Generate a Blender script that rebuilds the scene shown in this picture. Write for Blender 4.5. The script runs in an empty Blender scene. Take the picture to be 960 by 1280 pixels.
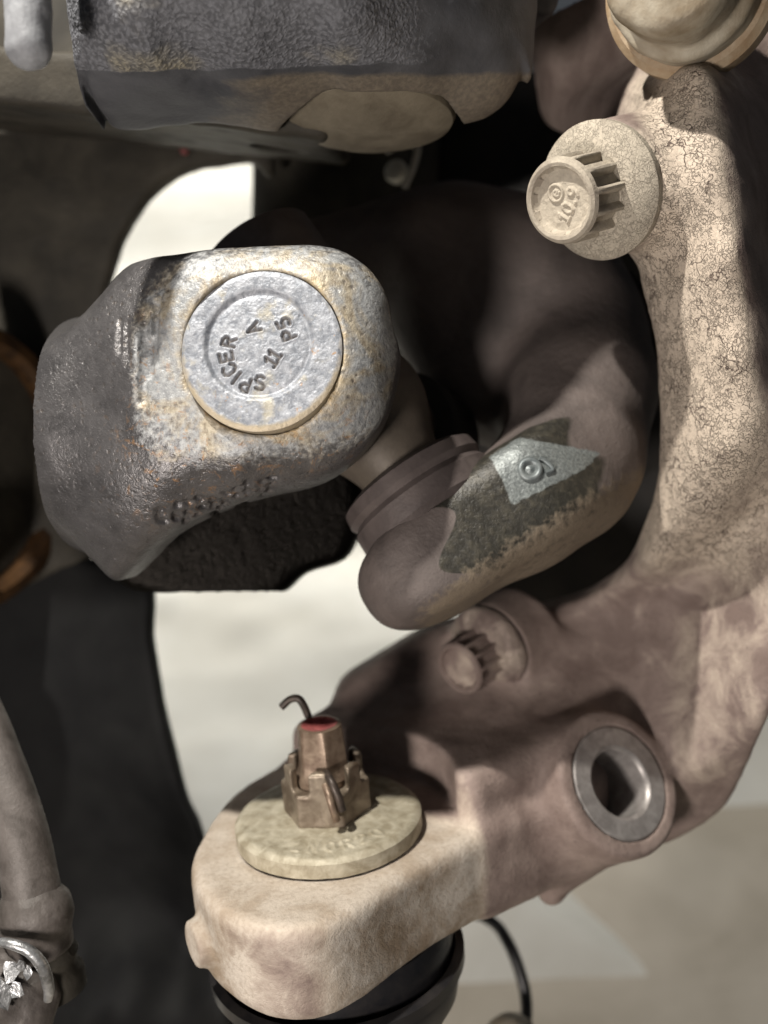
import bpy, math, random
import numpy as np
from mathutils import Vector, Matrix

random.seed(7); np.random.seed(7)
sc = bpy.context.scene
COL = sc.collection

# ------------------------------------------------------------------ frame of reference
# Everything is measured in millimetres in a bench frame: x right, y up the view, z towards the viewer,
# z = 0 at the face of the big bearing cap, D = distance of the viewer. PITCH tips that frame into the world (Z up).
D = 220.0
FPX = 1333.0
PITCH = math.radians(25)
HEIGHT = 330.0            # bench origin above the floor, mm
MM = 0.001
_f = np.array([0, math.cos(PITCH), -math.sin(PITCH)])
_u = np.array([0, math.sin(PITCH), math.cos(PITCH)])
RM = np.stack([np.array([1.0, 0, 0]), _u, -_f], axis=1)      # columns: bench x, y, z in world
OFF = np.array([0, 0, HEIGHT])

def to_world(v):
    v = np.asarray(v, float)
    return (v @ RM.T + OFF) * MM

def P(px, py, z):
    s = (D - z) / FPX
    return np.array([(px - 480) * s, -(py - 640) * s, z])

def unit(v):
    v = np.asarray(v, float); return v / np.linalg.norm(v)

# ------------------------------------------------------------------ camera, world, lamps, exposure
cam = bpy.data.cameras.new('camera'); camo = bpy.data.objects.new('camera', cam); COL.objects.link(camo)
camo.location = to_world((0, 0, D))
camo.rotation_euler = (math.pi / 2 - PITCH, 0, 0)
cam.sensor_fit = 'HORIZONTAL'; cam.sensor_width = 36; cam.lens = 36 * FPX / 960
cam.clip_start = 0.005; cam.clip_end = 50
cam.dof.use_dof = True; cam.dof.focus_distance = (D + 6) * MM; cam.dof.aperture_fstop = cam.lens / 4.2
sc.camera = camo

w = bpy.data.worlds.new('World'); sc.world = w; w.use_nodes = True
bg = w.node_tree.nodes['Background']; bg.inputs[0].default_value = (0.85, 0.92, 1.0, 1); bg.inputs[1].default_value = 0.06

def lamp(name, kind, pos, power, color, target=None, **kw):
    l = bpy.data.lights.new(name, kind); l.energy = power; l.color = color
    for k, v in kw.items(): setattr(l, k, v)
    o = bpy.data.objects.new(name, l); COL.objects.link(o); o.location = to_world(pos)
    if target is not None:
        d = Vector(to_world(target)) - Vector(to_world(pos))
        o.rotation_euler = d.to_track_quat('-Z', 'Y').to_euler()
    return o
lamp('inspection_lamp', 'SPOT', (-182, 392, 192), 15.5, (1.0, 0.95, 0.865), (20, -10, -40), shadow_soft_size=0.008, spot_size=math.radians(80), spot_blend=0.4)
lamp('fill_light', 'AREA', (-150, -130, 270), 1.15, (1.0, 0.92, 0.85), (20, -60, -60), shape='DISK', size=0.06)  # added fill from the viewer's side, no such lamp in view
def ceiling_lamp(x, y, z, power, spread):
    l = bpy.data.lights.new('workshop_lamp', 'AREA'); l.energy = power; l.color = (1.0, 0.97, 0.90); l.shape = 'DISK'; l.size = 0.15; l.spread = math.radians(spread)
    o = bpy.data.objects.new('workshop_lamp', l); COL.objects.link(o); o.location = (x, y, z)
ceiling_lamp(-0.15, 1.05, 1.25, 10.5, 88)
ceiling_lamp(-0.50, 2.70, 1.8, 17.0, 100)

sc.view_settings.view_transform = 'Standard'; sc.view_settings.look = 'None'
sc.view_settings.exposure = 0.0; sc.view_settings.gamma = 1.0
try: sc.view_settings.use_curve_mapping = False
except Exception: pass
sc.cycles.use_denoising = True
sc.cycles.max_bounces = 5
sc.cycles.use_adaptive_sampling = True; sc.cycles.adaptive_threshold = 0.02

# ------------------------------------------------------------------ materials
def new_mat(name):
    m = bpy.data.materials.new(name); m.use_nodes = True
    nt = m.node_tree; bsdf = nt.nodes['Principled BSDF']
    return m, nt, bsdf

class NT:
    """small helper around a node tree; texture space is millimetres"""
    def __init__(s, name):
        s.m, s.nt, s.b = new_mat(name)
        tc = s.n('ShaderNodeTexCoord'); mp = s.n('ShaderNodeMapping'); mp.inputs['Scale'].default_value = (1000, 1000, 1000)
        s.l(tc.outputs['Object'], mp.inputs['Vector']); s.co = mp.outputs['Vector']
    def n(s, t, **kw):
        x = s.nt.nodes.new(t)
        for k, v in kw.items(): setattr(x, k, v)
        return x
    def l(s, a, b): s.nt.links.new(a, b)
    def noise(s, scale, detail=4, rough=0.55, dist=0.0, co=None):
        x = s.n('ShaderNodeTexNoise'); x.inputs['Scale'].default_value = scale; x.inputs['Detail'].default_value = detail
        x.inputs['Roughness'].default_value = rough; x.inputs['Distortion'].default_value = dist
        s.l(co or s.co, x.inputs['Vector']); return x.outputs['Fac']
    def voro(s, scale, feature='F1', rnd=1.0, co=None):
        x = s.n('ShaderNodeTexVoronoi', feature=feature); x.inputs['Scale'].default_value = scale
        x.inputs['Randomness'].default_value = rnd
        s.l(co or s.co, x.inputs['Vector']); return x.outputs['Distance']
    def warp(s, scale, amount):
        x = s.n('ShaderNodeTexNoise'); x.inputs['Scale'].default_value = scale; x.inputs['Detail'].default_value = 3
        s.l(s.co, x.inputs['Vector'])
        v = s.n('ShaderNodeVectorMath', operation='MULTIPLY_ADD'); v.inputs[1].default_value = (amount,) * 3
        s.l(x.outputs['Color'], v.inputs[0]); s.l(s.co, v.inputs[2]); return v.outputs[0]
    def ramp(s, fac, stops, interp='LINEAR'):
        x = s.n('ShaderNodeValToRGB'); x.color_ramp.interpolation = interp
        e = x.color_ramp.elements
        while len(e) > 1: e.remove(e[-1])
        for i, (p, c) in enumerate(stops):
            if not hasattr(c, '__len__'): c = (c, c, c)
            el = e[0] if i == 0 else e.new(p)
            el.position = p; el.color = (c[0], c[1], c[2], 1)
        s.l(fac, x.inputs[0]); return x.outputs[0]
    def mix(s, fac, a, b, mode='MIX'):
        x = s.n('ShaderNodeMix', data_type='RGBA', blend_type=mode, clamp_factor=True)
        s.put(fac, x.inputs[0]); s.put(a, x.inputs[6]); s.put(b, x.inputs[7]); return x.outputs[2]
    def put(s, v, inp):
        if isinstance(v, bpy.types.NodeSocket): s.l(v, inp)
        elif hasattr(v, '__len__'): inp.default_value = (v[0], v[1], v[2], 1) if len(v) == 3 else v
        elif inp.type == 'RGBA': inp.default_value = (v, v, v, 1)
        else: inp.default_value = v
    def math(s, op, a, b=0.0, clamp=False):
        x = s.n('ShaderNodeMath', operation=op, use_clamp=clamp); s.put(a, x.inputs[0]); s.put(b, x.inputs[1]); return x.outputs[0]
    def attr(s, name):
        x = s.n('ShaderNodeAttribute', attribute_name=name); return x.outputs['Fac']
    def bump(s, h, dist, strength=1.0, prev=None):
        x = s.n('ShaderNodeBump'); x.inputs['Distance'].default_value = dist * MM; x.inputs['Strength'].default_value = strength
        s.l(h, x.inputs['Height'])
        if prev is not None: s.l(prev, x.inputs['Normal'])
        return x.outputs[0]
    def bumps(s, *hs):
        """one bump from several (height, millimetres) layers"""
        acc = None
        for h, mm in hs:
            q = s.math('MULTIPLY', h, mm); acc = q if acc is None else s.math('ADD', acc, q)
        return s.bump(acc, 1.0, 1.0)
    def out(s, color, rough=0.6, metal=0.0, normal=None, spec=0.5):
        s.put(color, s.b.inputs['Base Color']); s.put(rough, s.b.inputs['Roughness']); s.put(metal, s.b.inputs['Metallic'])
        s.b.inputs['Specular IOR Level'].default_value = spec
        if normal is not None: s.l(normal, s.b.inputs['Normal'])
        return s.m

M = {}
def mat_cast(name, c1, c2, dust, crack=1.0, specks=(0.10, 0.075, 0.065)):
    """dusty cast iron; attribute 'dust' is where dried tan dust lies, 'crackle' where it has dried into wrinkles"""
    t = NT(name)
    n1 = t.noise(0.09, 4, 0.6, 0.5); n2 = t.noise(0.9, 4, 0.65)
    base = t.mix(t.ramp(n1, [(0.35, 0.0), (0.68, 1.0)]), c1, c2)
    base = t.mix(t.ramp(n2, [(0.55, 0.0), (0.78, 0.6)]), base, specks)
    dm = t.attr('dust'); ck = t.attr('crackle')
    dmask = t.ramp(t.math('ADD', dm, t.math('MULTIPLY', t.math('SUBTRACT', n1, 0.5), 0.9)), [(0.33, 0.0), (0.67, 1.0)])
    dcol = t.mix(t.ramp(n2, [(0.35, 0.0), (0.7, 1.0)]), dust, tuple(min(1, x * 1.3) for x in dust))
    pale = t.mix(t.ramp(n1, [(0.36, 0.0), (0.60, 1.0)]), (0.24, 0.185, 0.13), (0.47, 0.425, 0.37))
    pale = t.mix(t.ramp(n2, [(0.30, 0.55), (0.52, 0.0)]), pale, (0.24, 0.18, 0.13))
    dcol = t.mix(t.attr('pale'), dcol, pale)
    va = t.voro(1.0, 'DISTANCE_TO_EDGE', 1.0, t.warp(0.7, 3.4))
    thin = t.math('MULTIPLY', t.ramp(t.noise(0.35, 2, 0.6), [(0.36, 0.004), (0.62, 0.15)]), 1.0)          # cracks open and close along their run
    line = t.math('SUBTRACT', 1.0, t.math('DIVIDE', va, thin), True)
    wr = t.math('SUBTRACT', 1.0, line)
    cell = t.voro(0.22, 'DISTANCE_TO_EDGE', 1.0, t.warp(0.35, 6.0))
    crk = t.math('MULTIPLY', t.ramp(cell, [(0.0, 1.0), (0.045, 0.0)]), t.ramp(n1, [(0.46, 0.0), (0.54, 1.0)]))
    dark = t.math('MULTIPLY', t.math('MAXIMUM', t.math('MULTIPLY', line, 0.3), crk), t.math('MULTIPLY', ck, crack))
    dcol = t.mix(dark, dcol, (c1[0] * .5, c1[1] * .47, c1[2] * .45))
    col = t.mix(dmask, base, dcol)
    relief_h = t.math('MULTIPLY', t.math('SUBTRACT', wr, t.math('MULTIPLY', crk, 0.7)), t.math('MULTIPLY', ck, crack))
    b = t.bumps((n2, 0.22), (relief_h, 0.30), (t.noise(2.6, 2, 0.6), 0.10))
    M[name] = t.out(col, t.mix(dmask, 0.70, 0.8), 0.0, b, 0.35)

mat_cast('cast_iron', (0.185, 0.137, 0.120), (0.31, 0.243, 0.214), (0.48, 0.405, 0.33))
mat_cast('bolt_coat', (0.20, 0.165, 0.135), (0.30, 0.255, 0.21), (0.39, 0.345, 0.28), 0.6)

def mat_forged():
    t = NT('forged_steel')
    n1 = t.noise(0.11, 4, 0.6, 0.6); n2 = t.noise(0.7, 4, 0.68); n4 = t.noise(2.4, 2, 0.6)
    dm = t.attr('dust'); rm = t.attr('rust'); st = t.attr('stain')
    base = t.mix(t.ramp(n1, [(0.3, 0.0), (0.7, 1.0)]), (0.072, 0.069, 0.071), (0.140, 0.134, 0.136))
    zinc = t.mix(t.ramp(n2, [(0.35, 0.0), (0.65, 1.0)]), (0.22, 0.228, 0.238), (0.42, 0.428, 0.43))
    cream = t.mix(t.ramp(n2, [(0.35, 0.0), (0.65, 1.0)]), (0.22, 0.175, 0.115), (0.52, 0.455, 0.34))
    zinc = t.mix(t.ramp(n1, [(0.46, 0.0), (0.60, 0.85)]), zinc, cream)
    zm = t.ramp(t.math('ADD', dm, t.math('MULTIPLY', t.math('SUBTRACT', n2, 0.5), 1.1)), [(0.30, 0.0), (0.70, 1.0)])
    col = t.mix(zm, base, zinc)
    pit = t.voro(0.55, 'F1', 1.0, t.warp(0.6, 1.5))
    pm = t.math('MULTIPLY', t.ramp(pit, [(0.14, 1.0), (0.34, 0.0)]), t.ramp(n1, [(0.45, 0.0), (0.6, 0.7)]))
    col = t.mix(pm, col, (0.11, 0.095, 0.085))
    rn = t.noise(0.4, 4, 0.7, 0.8)
    col = t.mix(t.math('MULTIPLY', rm, t.ramp(rn, [(0.56, 0.0), (0.70, 0.9)])), col, (0.38, 0.205, 0.085))
    col = t.mix(t.math('MULTIPLY', st, t.ramp(rn, [(0.36, 0.1), (0.6, 0.9)])), col, (0.47, 0.36, 0.20))
    col = t.mix(t.ramp(n4, [(0.68, 0.0), (0.76, 0.4)]), col, (0.50, 0.48, 0.45))
    col = t.mix(t.attr('dark_tone'), col, (0.010, 0.009, 0.008))  # near-black mixed in as the shade on the rear ear
    rough = t.mix(zm, t.ramp(n2, [(0.3, 0.26), (0.7, 0.46)]), 0.52)
    b = t.bumps((n2, 0.26), (t.ramp(pit, [(0.1, 0.0), (0.35, 1.0)]), 0.10), (n4, 0.10))
    M['forged_steel'] = t.out(col, rough, t.mix(t.attr('dark_tone'), t.mix(zm, 0.5, 0.3), 1.0), b, 0.5)
mat_forged()

def mat_outer_yoke():
    t = NT('yoke_steel')
    n1 = t.noise(0.06, 5, 0.6, 0.8); n2 = t.noise(0.5, 5, 0.6); n3 = t.noise(1.6, 4, 0.6)
    base = t.mix(t.ramp(n1, [(0.35, 0.0), (0.7, 1.0)]), (0.085, 0.069, 0.064), (0.145, 0.118, 0.108))
    dm = t.attr('dust'); rm = t.attr('rust'); wm = t.attr('lit_patch')
    dark_tone = t.mix(t.ramp(n2, [(0.45, 0.0), (0.7, 1.0)]), (0.028, 0.026, 0.021), (0.062, 0.056, 0.042))
    om = t.ramp(t.math('ADD', rm, t.math('MULTIPLY', t.math('SUBTRACT', n1, 0.5), 0.5)), [(0.44, 0.0), (0.56, 1.0)])
    col = t.mix(om, base, dark_tone)
    tan = t.ramp(t.math('ADD', dm, t.math('MULTIPLY', t.math('SUBTRACT', n2, 0.5), 1.3)), [(0.34, 0.0), (0.72, 0.95)])
    col = t.mix(tan, col, (0.19, 0.15, 0.108))
    zm = t.ramp(t.math('ADD', wm, t.math('MULTIPLY', t.math('SUBTRACT', n2, 0.5), 0.9)), [(0.38, 0.0), (0.62, 1.0)])
    col = t.mix(zm, col, t.mix(t.ramp(n3, [(.35, 0.), (.65, 1.)]), (0.13, 0.145, 0.145), (0.24, 0.26, 0.255)))
    rough = t.mix(om, 0.66, 0.42); rough = t.mix(tan, rough, 0.8)
    b = t.bumps((n2, 0.3), (n3, 0.12))
    M['yoke_steel'] = t.out(col, rough, t.mix(zm, 0.15, 0.35), b, 0.5)
mat_outer_yoke()

def mat_rough_housing():
    t = NT('housing_paint')
    n1 = t.noise(0.07, 4, 0.6, 0.4); n2 = t.noise(0.9, 4, 0.6)
    dm = t.attr('dust')
    base = t.mix(t.ramp(n1, [(0.4, 0.0), (0.65, 1.0)]), (0.048, 0.049, 0.055), (0.085, 0.086, 0.094))
    gr = t.mix(t.ramp(t.noise(0.05, 3), [(0.56, 0.0), (0.72, 1.0)]), (0.165, 0.168, 0.185), (0.30, 0.27, 0.20))
    peb = t.voro(1.25, 'SMOOTH_F1', 1.0, t.warp(0.8, 1.4))
    dmask = t.ramp(t.math('ADD', dm, t.math('MULTIPLY', t.math('SUBTRACT', n2, 0.5), 0.8)), [(0.4, 0.0), (0.6, 1.0)])
    g2 = t.mix(t.ramp(peb, [(0.25, 1.0), (0.6, 0.25)]), base, gr)
    col = t.mix(dmask, base, g2)
    tan = t.ramp(t.math('ADD', t.attr('rust'), t.math('MULTIPLY', t.math('SUBTRACT', n1, 0.5), 0.5)), [(0.4, 0.0), (0.6, 1.0)])
    col = t.mix(tan, col, t.mix(t.ramp(n2, [(0.4, 0.0), (0.7, 1.0)]), (0.12, 0.10, 0.08), (0.19, 0.16, 0.12)))
    h = t.mix(dmask, 0.5, t.ramp(peb, [(0.15, 1.0), (0.65, 0.0)]))
    b = t.bumps((h, 0.24), (n2, 0.18))
    M['housing_paint'] = t.out(col, 0.62, 0.0, b, 0.4)
mat_rough_housing()

def simple(name, c1, c2, rough=0.6, metal=0.0, scale=0.25, bumpd=0.15, spec=0.4, bs=1.2, lo=0.35, hi=0.68):
    t = NT(name)
    col = t.mix(t.ramp(t.noise(scale, 4, 0.62, 0.4), [(lo, 0.0), (hi, 1.0)]), c1, c2)
    b = t.bump(t.noise(bs, 3, 0.6), bumpd, 0.5) if bumpd else None
    M[name] = t.out(col, rough, metal, b, spec)
simple('mark_steel', (0.13, 0.15, 0.155), (0.22, 0.24, 0.24), 0.45, 0.35, 0.5, 0.1)
simple('cap_steel', (0.30, 0.32, 0.35), (0.50, 0.51, 0.53), 0.5, 0.35, 0.45, 0.25, 0.5, 0.9)
simple('tan_can', (0.13, 0.108, 0.077), (0.215, 0.185, 0.135), 0.7, 0.0, 0.12, 0.3)
simple('shade_black', (0.012, 0.011, 0.010), (0.028, 0.024, 0.021), 0.7, 0.0, 0.06, 0.3)  # shade colour for the backing disc and the far bearing cap
simple('cross_steel', (0.08, 0.065, 0.052), (0.13, 0.108, 0.085), 0.55, 0.2, 0.12, 0.15)
simple('seal_steel', (0.075, 0.060, 0.057), (0.125, 0.102, 0.096), 0.5, 0.2, 0.12, 0.15)
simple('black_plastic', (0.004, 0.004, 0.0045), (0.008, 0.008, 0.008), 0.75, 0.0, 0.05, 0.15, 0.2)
simple('rubber', (0.010, 0.010, 0.012), (0.022, 0.020, 0.020), 0.33, 0.0, 0.2, 0.05, 0.5)
simple('plated_washer', (0.27, 0.235, 0.165), (0.47, 0.43, 0.335), 0.55, 0.15, 0.3, 0.15)
simple('nut_plating', (0.10, 0.072, 0.050), (0.31, 0.26, 0.20), 0.42, 0.4, 0.13, 0.12)
simple('stud_steel', (0.14, 0.095, 0.068), (0.27, 0.205, 0.15), 0.42, 0.4, 0.3, 0.1)
simple('red_paint', (0.12, 0.02, 0.02), (0.36, 0.10, 0.095), 0.5, 0.0, 0.35, 0.05)
simple('dark_wire', (0.035, 0.028, 0.024), (0.09, 0.068, 0.055), 0.45, 0.3, 0.4, 0.05)
simple('machined_steel', (0.25, 0.23, 0.22), (0.40, 0.375, 0.36), 0.42, 0.45, 0.3, 0.04)
simple('bright_bore', (0.62, 0.60, 0.57), (0.75, 0.73, 0.70), 0.22, 0.85, 0.3, 0.0)
simple('rusty_ring', (0.030, 0.016, 0.008), (0.085, 0.042, 0.016), 0.45, 0.2, 0.15, 0.15)
simple('cream_paint', (0.20, 0.155, 0.10), (0.46, 0.42, 0.34), 0.6, 0.0, 0.07, 0.3)
simple('link_grey', (0.045, 0.038, 0.033), (0.125, 0.110, 0.102), 0.55, 0.1, 0.09, 0.3)
simple('foil', (0.20, 0.20, 0.20), (0.50, 0.51, 0.52), 0.38, 0.8, 0.5, 0.3)
simple('dull_bracket', (0.66, 0.64, 0.56), (0.80, 0.78, 0.70), 0.4, 0.0, 0.2, 0.05)
simple('pin_grey', (0.20, 0.205, 0.22), (0.34, 0.35, 0.37), 0.6, 0.1, 0.2, 0.3)
simple('fold_sheet', (0.66, 0.64, 0.58), (0.78, 0.77, 0.72), 0.8, 0.0, 0.01, 0.5, 0.2, 0.02)
simple('concrete', (0.42, 0.375, 0.31), (0.56, 0.51, 0.435), 0.85, 0.0, 0.012, 0.6, 0.2, 0.2)

# ------------------------------------------------------------------ object helpers
def empty(name, v, label, cat, group=None):
    o = bpy.data.objects.new(name, None); COL.objects.link(o); o.location = to_world(v); o.empty_display_size = 0.01
    o['label'] = label; o['category'] = cat
    if group: o['group'] = group
    return o

def mesh_obj(name, verts, faces, mat, parent=None, smooth=True, sharp=None, attrs=None, world=False):
    """verts in bench millimetres"""
    V = np.asarray(verts, float) if world else to_world(verts)
    base = np.zeros(3); p = parent
    while p is not None:
        base += np.array(p.location); p = p.parent
    me = bpy.data.meshes.new(name)
    if isinstance(faces, np.ndarray):
        n, k = faces.shape
        Vl = (V - base)
        me.vertices.add(len(Vl)); me.vertices.foreach_set('co', Vl.astype(np.float32).ravel())
        me.loops.add(n * k); me.loops.foreach_set('vertex_index', faces.astype(np.int32).ravel())
        me.polygons.add(n); me.polygons.foreach_set('loop_start', np.arange(0, n * k, k, dtype=np.int32))
        me.update(calc_edges=True)
    else:
        me.from_pydata((V - base).tolist(), [], faces); me.update()
    me.polygons.foreach_set('use_smooth', [smooth] * len(me.polygons))
    if attrs:
        for k, a in attrs.items():
            at = me.attributes.new(k, 'FLOAT', 'POINT'); at.data.foreach_set('value', np.asarray(a, np.float32))
    me.materials.append(M[mat] if isinstance(mat, str) else mat)
    o = bpy.data.objects.new(name, me); COL.objects.link(o)
    if parent is not None: o.parent = parent
    if sharp is not None:
        me.set_sharp_from_angle(angle=math.radians(sharp))
    return o

def tag(o, label, cat, group=None, kind=None):
    o['label'] = label
    if cat: o['category'] = cat
    if group: o['group'] = group
    if kind: o['kind'] = kind
    return o

def frame(axis, ref=(0, 1, 0)):
    a = unit(axis); r = np.asarray(ref, float); e1 = unit(np.cross(r, a)); e2 = np.cross(a, e1)
    return e1, e2, a          # e1, e2 in the plane, a along the axis

def lathe(name, center, axis, prof, mat, parent=None, seg=72, sharp=32, fn=None, ref=(0, 1, 0), attrs=None, cap=True):
    """prof: list of (radius, height) in mm; fn(theta, r, h) -> r for non-round sections"""
    e1, e2, a = frame(axis, ref); c = np.asarray(center, float)
    vs, fs = [], []
    for (r, h) in prof:
        for k in range(seg):
            th = 2 * math.pi * k / seg
            rr = fn(th, r, h) if fn else r
            vs.append(c + rr * math.cos(th) * e1 + rr * math.sin(th) * e2 + h * a)
    for i in range(len(prof) - 1):
        for k in range(seg):
            k2 = (k + 1) % seg
            fs.append((i * seg + k, i * seg + k2, (i + 1) * seg + k2, (i + 1) * seg + k))
    if prof[0][0] > 1e-6: fs.append(tuple(reversed(range(seg))))
    if cap and prof[-1][0] > 1e-6: fs.append(tuple(range((len(prof) - 1) * seg, len(prof) * seg)))
    at = None
    if attrs: at = {k: np.full(len(vs), v) for k, v in attrs.items()}
    return mesh_obj(name, vs, fs, mat, parent, True, sharp, at)

def smooth_path(pts, n=8):
    pts = [np.asarray(p, float) for p in pts]; out = []
    q = [2 * pts[0] - pts[1]] + pts + [2 * pts[-1] - pts[-2]]
    for i in range(1, len(q) - 2):
        for k in range(n):
            t = k / n
            out.append(0.5 * (2 * q[i] + (q[i + 1] - q[i - 1]) * t + (2 * q[i - 1] - 5 * q[i] + 4 * q[i + 1] - q[i + 2]) * t * t + (3 * q[i] - q[i - 1] - 3 * q[i + 1] + q[i + 2]) * t ** 3))
    out.append(pts[-1]); return out

def tube(name, pts, rad, mat, parent=None, seg=14, n=8):
    path = smooth_path(pts, n); vs, fs = [], []
    up = np.array([0.3, 0.2, 1.0]); prev = None
    for i, p in enumerate(path):
        t = unit(path[min(i + 1, len(path) - 1)] - path[max(i - 1, 0)])
        if prev is None: e1 = unit(np.cross(t, up))
        else: e1 = unit(prev - t * np.dot(prev, t))
        prev = e1; e2 = np.cross(t, e1)
        r = rad(i / (len(path) - 1)) if callable(rad) else rad
        for k in range(seg):
            a = 2 * math.pi * k / seg; vs.append(p + r * (math.cos(a) * e1 + math.sin(a) * e2))
    m = len(path)
    for i in range(m - 1):
        for k in range(seg):
            k2 = (k + 1) % seg; fs.append((i * seg + k, i * seg + k2, (i + 1) * seg + k2, (i + 1) * seg + k))
    fs.append(tuple(reversed(range(seg)))); fs.append(tuple(range((m - 1) * seg, m * seg)))
    return mesh_obj(name, vs, fs, mat, parent, True, 50)

# ------------------------------------------------------------------ distance-field modelling
def smin(a, b, k):
    h = np.clip(0.5 + 0.5 * (b - a) / k, 0, 1); return b * (1 - h) + a * h - k * h * (1 - h)
def smax(a, b, k): return -smin(-a, -b, k)

class Grid:
    def __init__(s, lo, hi, res):
        s.lo = np.asarray(lo, np.float32); s.res = res
        n = np.ceil((np.asarray(hi) - np.asarray(lo)) / res).astype(int) + 1
        s.n = n
        ax = [s.lo[i] + res * np.arange(n[i], dtype=np.float32) for i in range(3)]
        s.X, s.Y, s.Z = ax[0][:, None, None], ax[1][None, :, None], ax[2][None, None, :]
        s.ax = ax
    def sphere(s, c, r):
        return np.sqrt((s.X - c[0]) ** 2 + (s.Y - c[1]) ** 2 + (s.Z - c[2]) ** 2) - r
    def ellipsoid(s, c, r):
        k0 = np.sqrt(((s.X - c[0]) / r[0]) ** 2 + ((s.Y - c[1]) / r[1]) ** 2 + ((s.Z - c[2]) / r[2]) ** 2)
        return (k0 - 1) * min(r)
    def capsule(s, a, b, ra, rb=None):
        rb = ra if rb is None else rb
        a = np.asarray(a, float); b = np.asarray(b, float); ab = b - a; L2 = float(ab @ ab)
        t = np.clip(((s.X - a[0]) * ab[0] + (s.Y - a[1]) * ab[1] + (s.Z - a[2]) * ab[2]) / L2, 0, 1)
        return np.sqrt((s.X - a[0] - t * ab[0]) ** 2 + (s.Y - a[1] - t * ab[1]) ** 2 + (s.Z - a[2] - t * ab[2]) ** 2) - (ra + (rb - ra) * t)
    def local(s, c, e1, e2, a):
        x, y, z = s.X - c[0], s.Y - c[1], s.Z - c[2]
        return (x * e1[0] + y * e1[1] + z * e1[2], x * e2[0] + y * e2[1] + z * e2[2], x * a[0] + y * a[1] + z * a[2])
    def cyl(s, c, axis, r, h0, h1, rnd=0.5):
        u, v, h = s.local(c, *frame(axis))
        return smax(np.sqrt(u * u + v * v) - r, np.abs(h - (h0 + h1) / 2) - abs(h1 - h0) / 2, max(rnd, 1e-3))
    def box(s, c, fr, half, rnd=1.0):
        u, v, h = s.local(c, *fr)
        return smax(smax(np.abs(u) - half[0], np.abs(v) - half[1], rnd), np.abs(h) - half[2], rnd)
    def hit(s, d, px, py, z0, z1):
        """depth at which the line of sight through a point of the view first meets the solid"""
        for z in np.arange(z0, z1, -s.res * .5):
            q = np.round((P(px, py, z) - s.lo) / s.res).astype(int)
            if (q >= 0).all() and (q < s.n).all() and d[q[0], q[1], q[2]] < 0: return z
        return z1
    def mesh(s, F):
        """naive surface nets"""
        F = np.broadcast_to(F, tuple(s.n)).astype(np.float32)
        ins = F < 0
        nx, ny, nz = s.n
        c = [ins[i:nx - 1 + i, j:ny - 1 + j, k:nz - 1 + k] for i in (0, 1) for j in (0, 1) for k in (0, 1)]
        cnt = sum(x.astype(np.int8) for x in c)
        cell = (cnt > 0) & (cnt < 8)
        idx = -np.ones(cell.shape, np.int32); I = np.argwhere(cell); idx[cell] = np.arange(len(I))
        acc = np.zeros((len(I), 3), np.float32); num = np.zeros(len(I), np.float32)
        cor = [(i, j, k) for i in (0, 1) for j in (0, 1) for k in (0, 1)]
        vals = {q: F[I[:, 0] + q[0], I[:, 1] + q[1], I[:, 2] + q[2]] for q in cor}
        for q in cor:
            for d in range(3):
                if q[d]: continue
                q2 = list(q); q2[d] = 1; q2 = tuple(q2)
                a, b = vals[q], vals[q2]; cross = (a < 0) != (b < 0)
                t = np.where(cross, a / np.where(cross, a - b, 1), 0)
                p = np.zeros((len(I), 3), np.float32); p[:] = q; p[:, d] += t
                acc += p * cross[:, None]; num += cross
        V = s.lo + (I + acc / num[:, None]) * s.res
        faces = []
        for d in range(3):
            sl0 = [slice(1, -1)] * 3; sl0[d] = slice(0, -1)
            sl1 = [slice(1, -1)] * 3; sl1[d] = slice(1, None)
            a, b = ins[tuple(sl0)], ins[tuple(sl1)]
            for flip, msk in ((False, a & ~b), (True, ~a & b)):
                Q = np.argwhere(msk)
                off = [1, 1, 1]; off[d] = 0; Q = Q + off
                o1, o2 = (d + 1) % 3, (d + 2) % 3
                def g(x, y):
                    q = Q.copy(); q[:, o1] -= x; q[:, o2] -= y
                    return idx[q[:, 0], q[:, 1], q[:, 2]]
                f = np.stack([g(1, 1), g(0, 1), g(0, 0), g(1, 0)], 1)
                faces.append(f[:, ::-1] if flip else f)
        return V, np.concatenate(faces).astype(np.int32)

def poly_sd(poly, X, Y):
    """signed distance to a closed polygon on a 2-D grid"""
    poly = np.asarray(poly, np.float32); n = len(poly)
    d = np.full(np.broadcast(X, Y).shape, 1e9, np.float32); ins = np.zeros(d.shape, bool)
    for i in range(n):
        a, b = poly[i], poly[(i + 1) % n]; e = b - a; L = float(e @ e)
        if L < 1e-9: continue
        t = np.clip(((X - a[0]) * e[0] + (Y - a[1]) * e[1]) / L, 0, 1)
        d = np.minimum(d, (X - a[0] - t * e[0]) ** 2 + (Y - a[1] - t * e[1]) ** 2)
        if a[1] != b[1]:
            cond = ((a[1] > Y) != (b[1] > Y)) & (X < (b[0] - a[0]) * (Y - a[1]) / (b[1] - a[1]) + a[0])
            ins ^= cond
    d = np.sqrt(d); return np.where(ins, -d, d)

def closed(pts, n=5):
    pts = [np.asarray(p, float) for p in pts]; m = len(pts); out = []
    for i in range(m):
        q = [pts[(i + j - 1) % m] for j in range(4)]
        for k in range(n):
            t = k / n
            out.append(0.5 * (2 * q[1] + (q[2] - q[0]) * t + (2 * q[0] - 5 * q[1] + 4 * q[2] - q[3]) * t * t + (3 * q[1] - q[0] - 3 * q[2] + q[3]) * t ** 3))
    return np.array(out)

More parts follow.
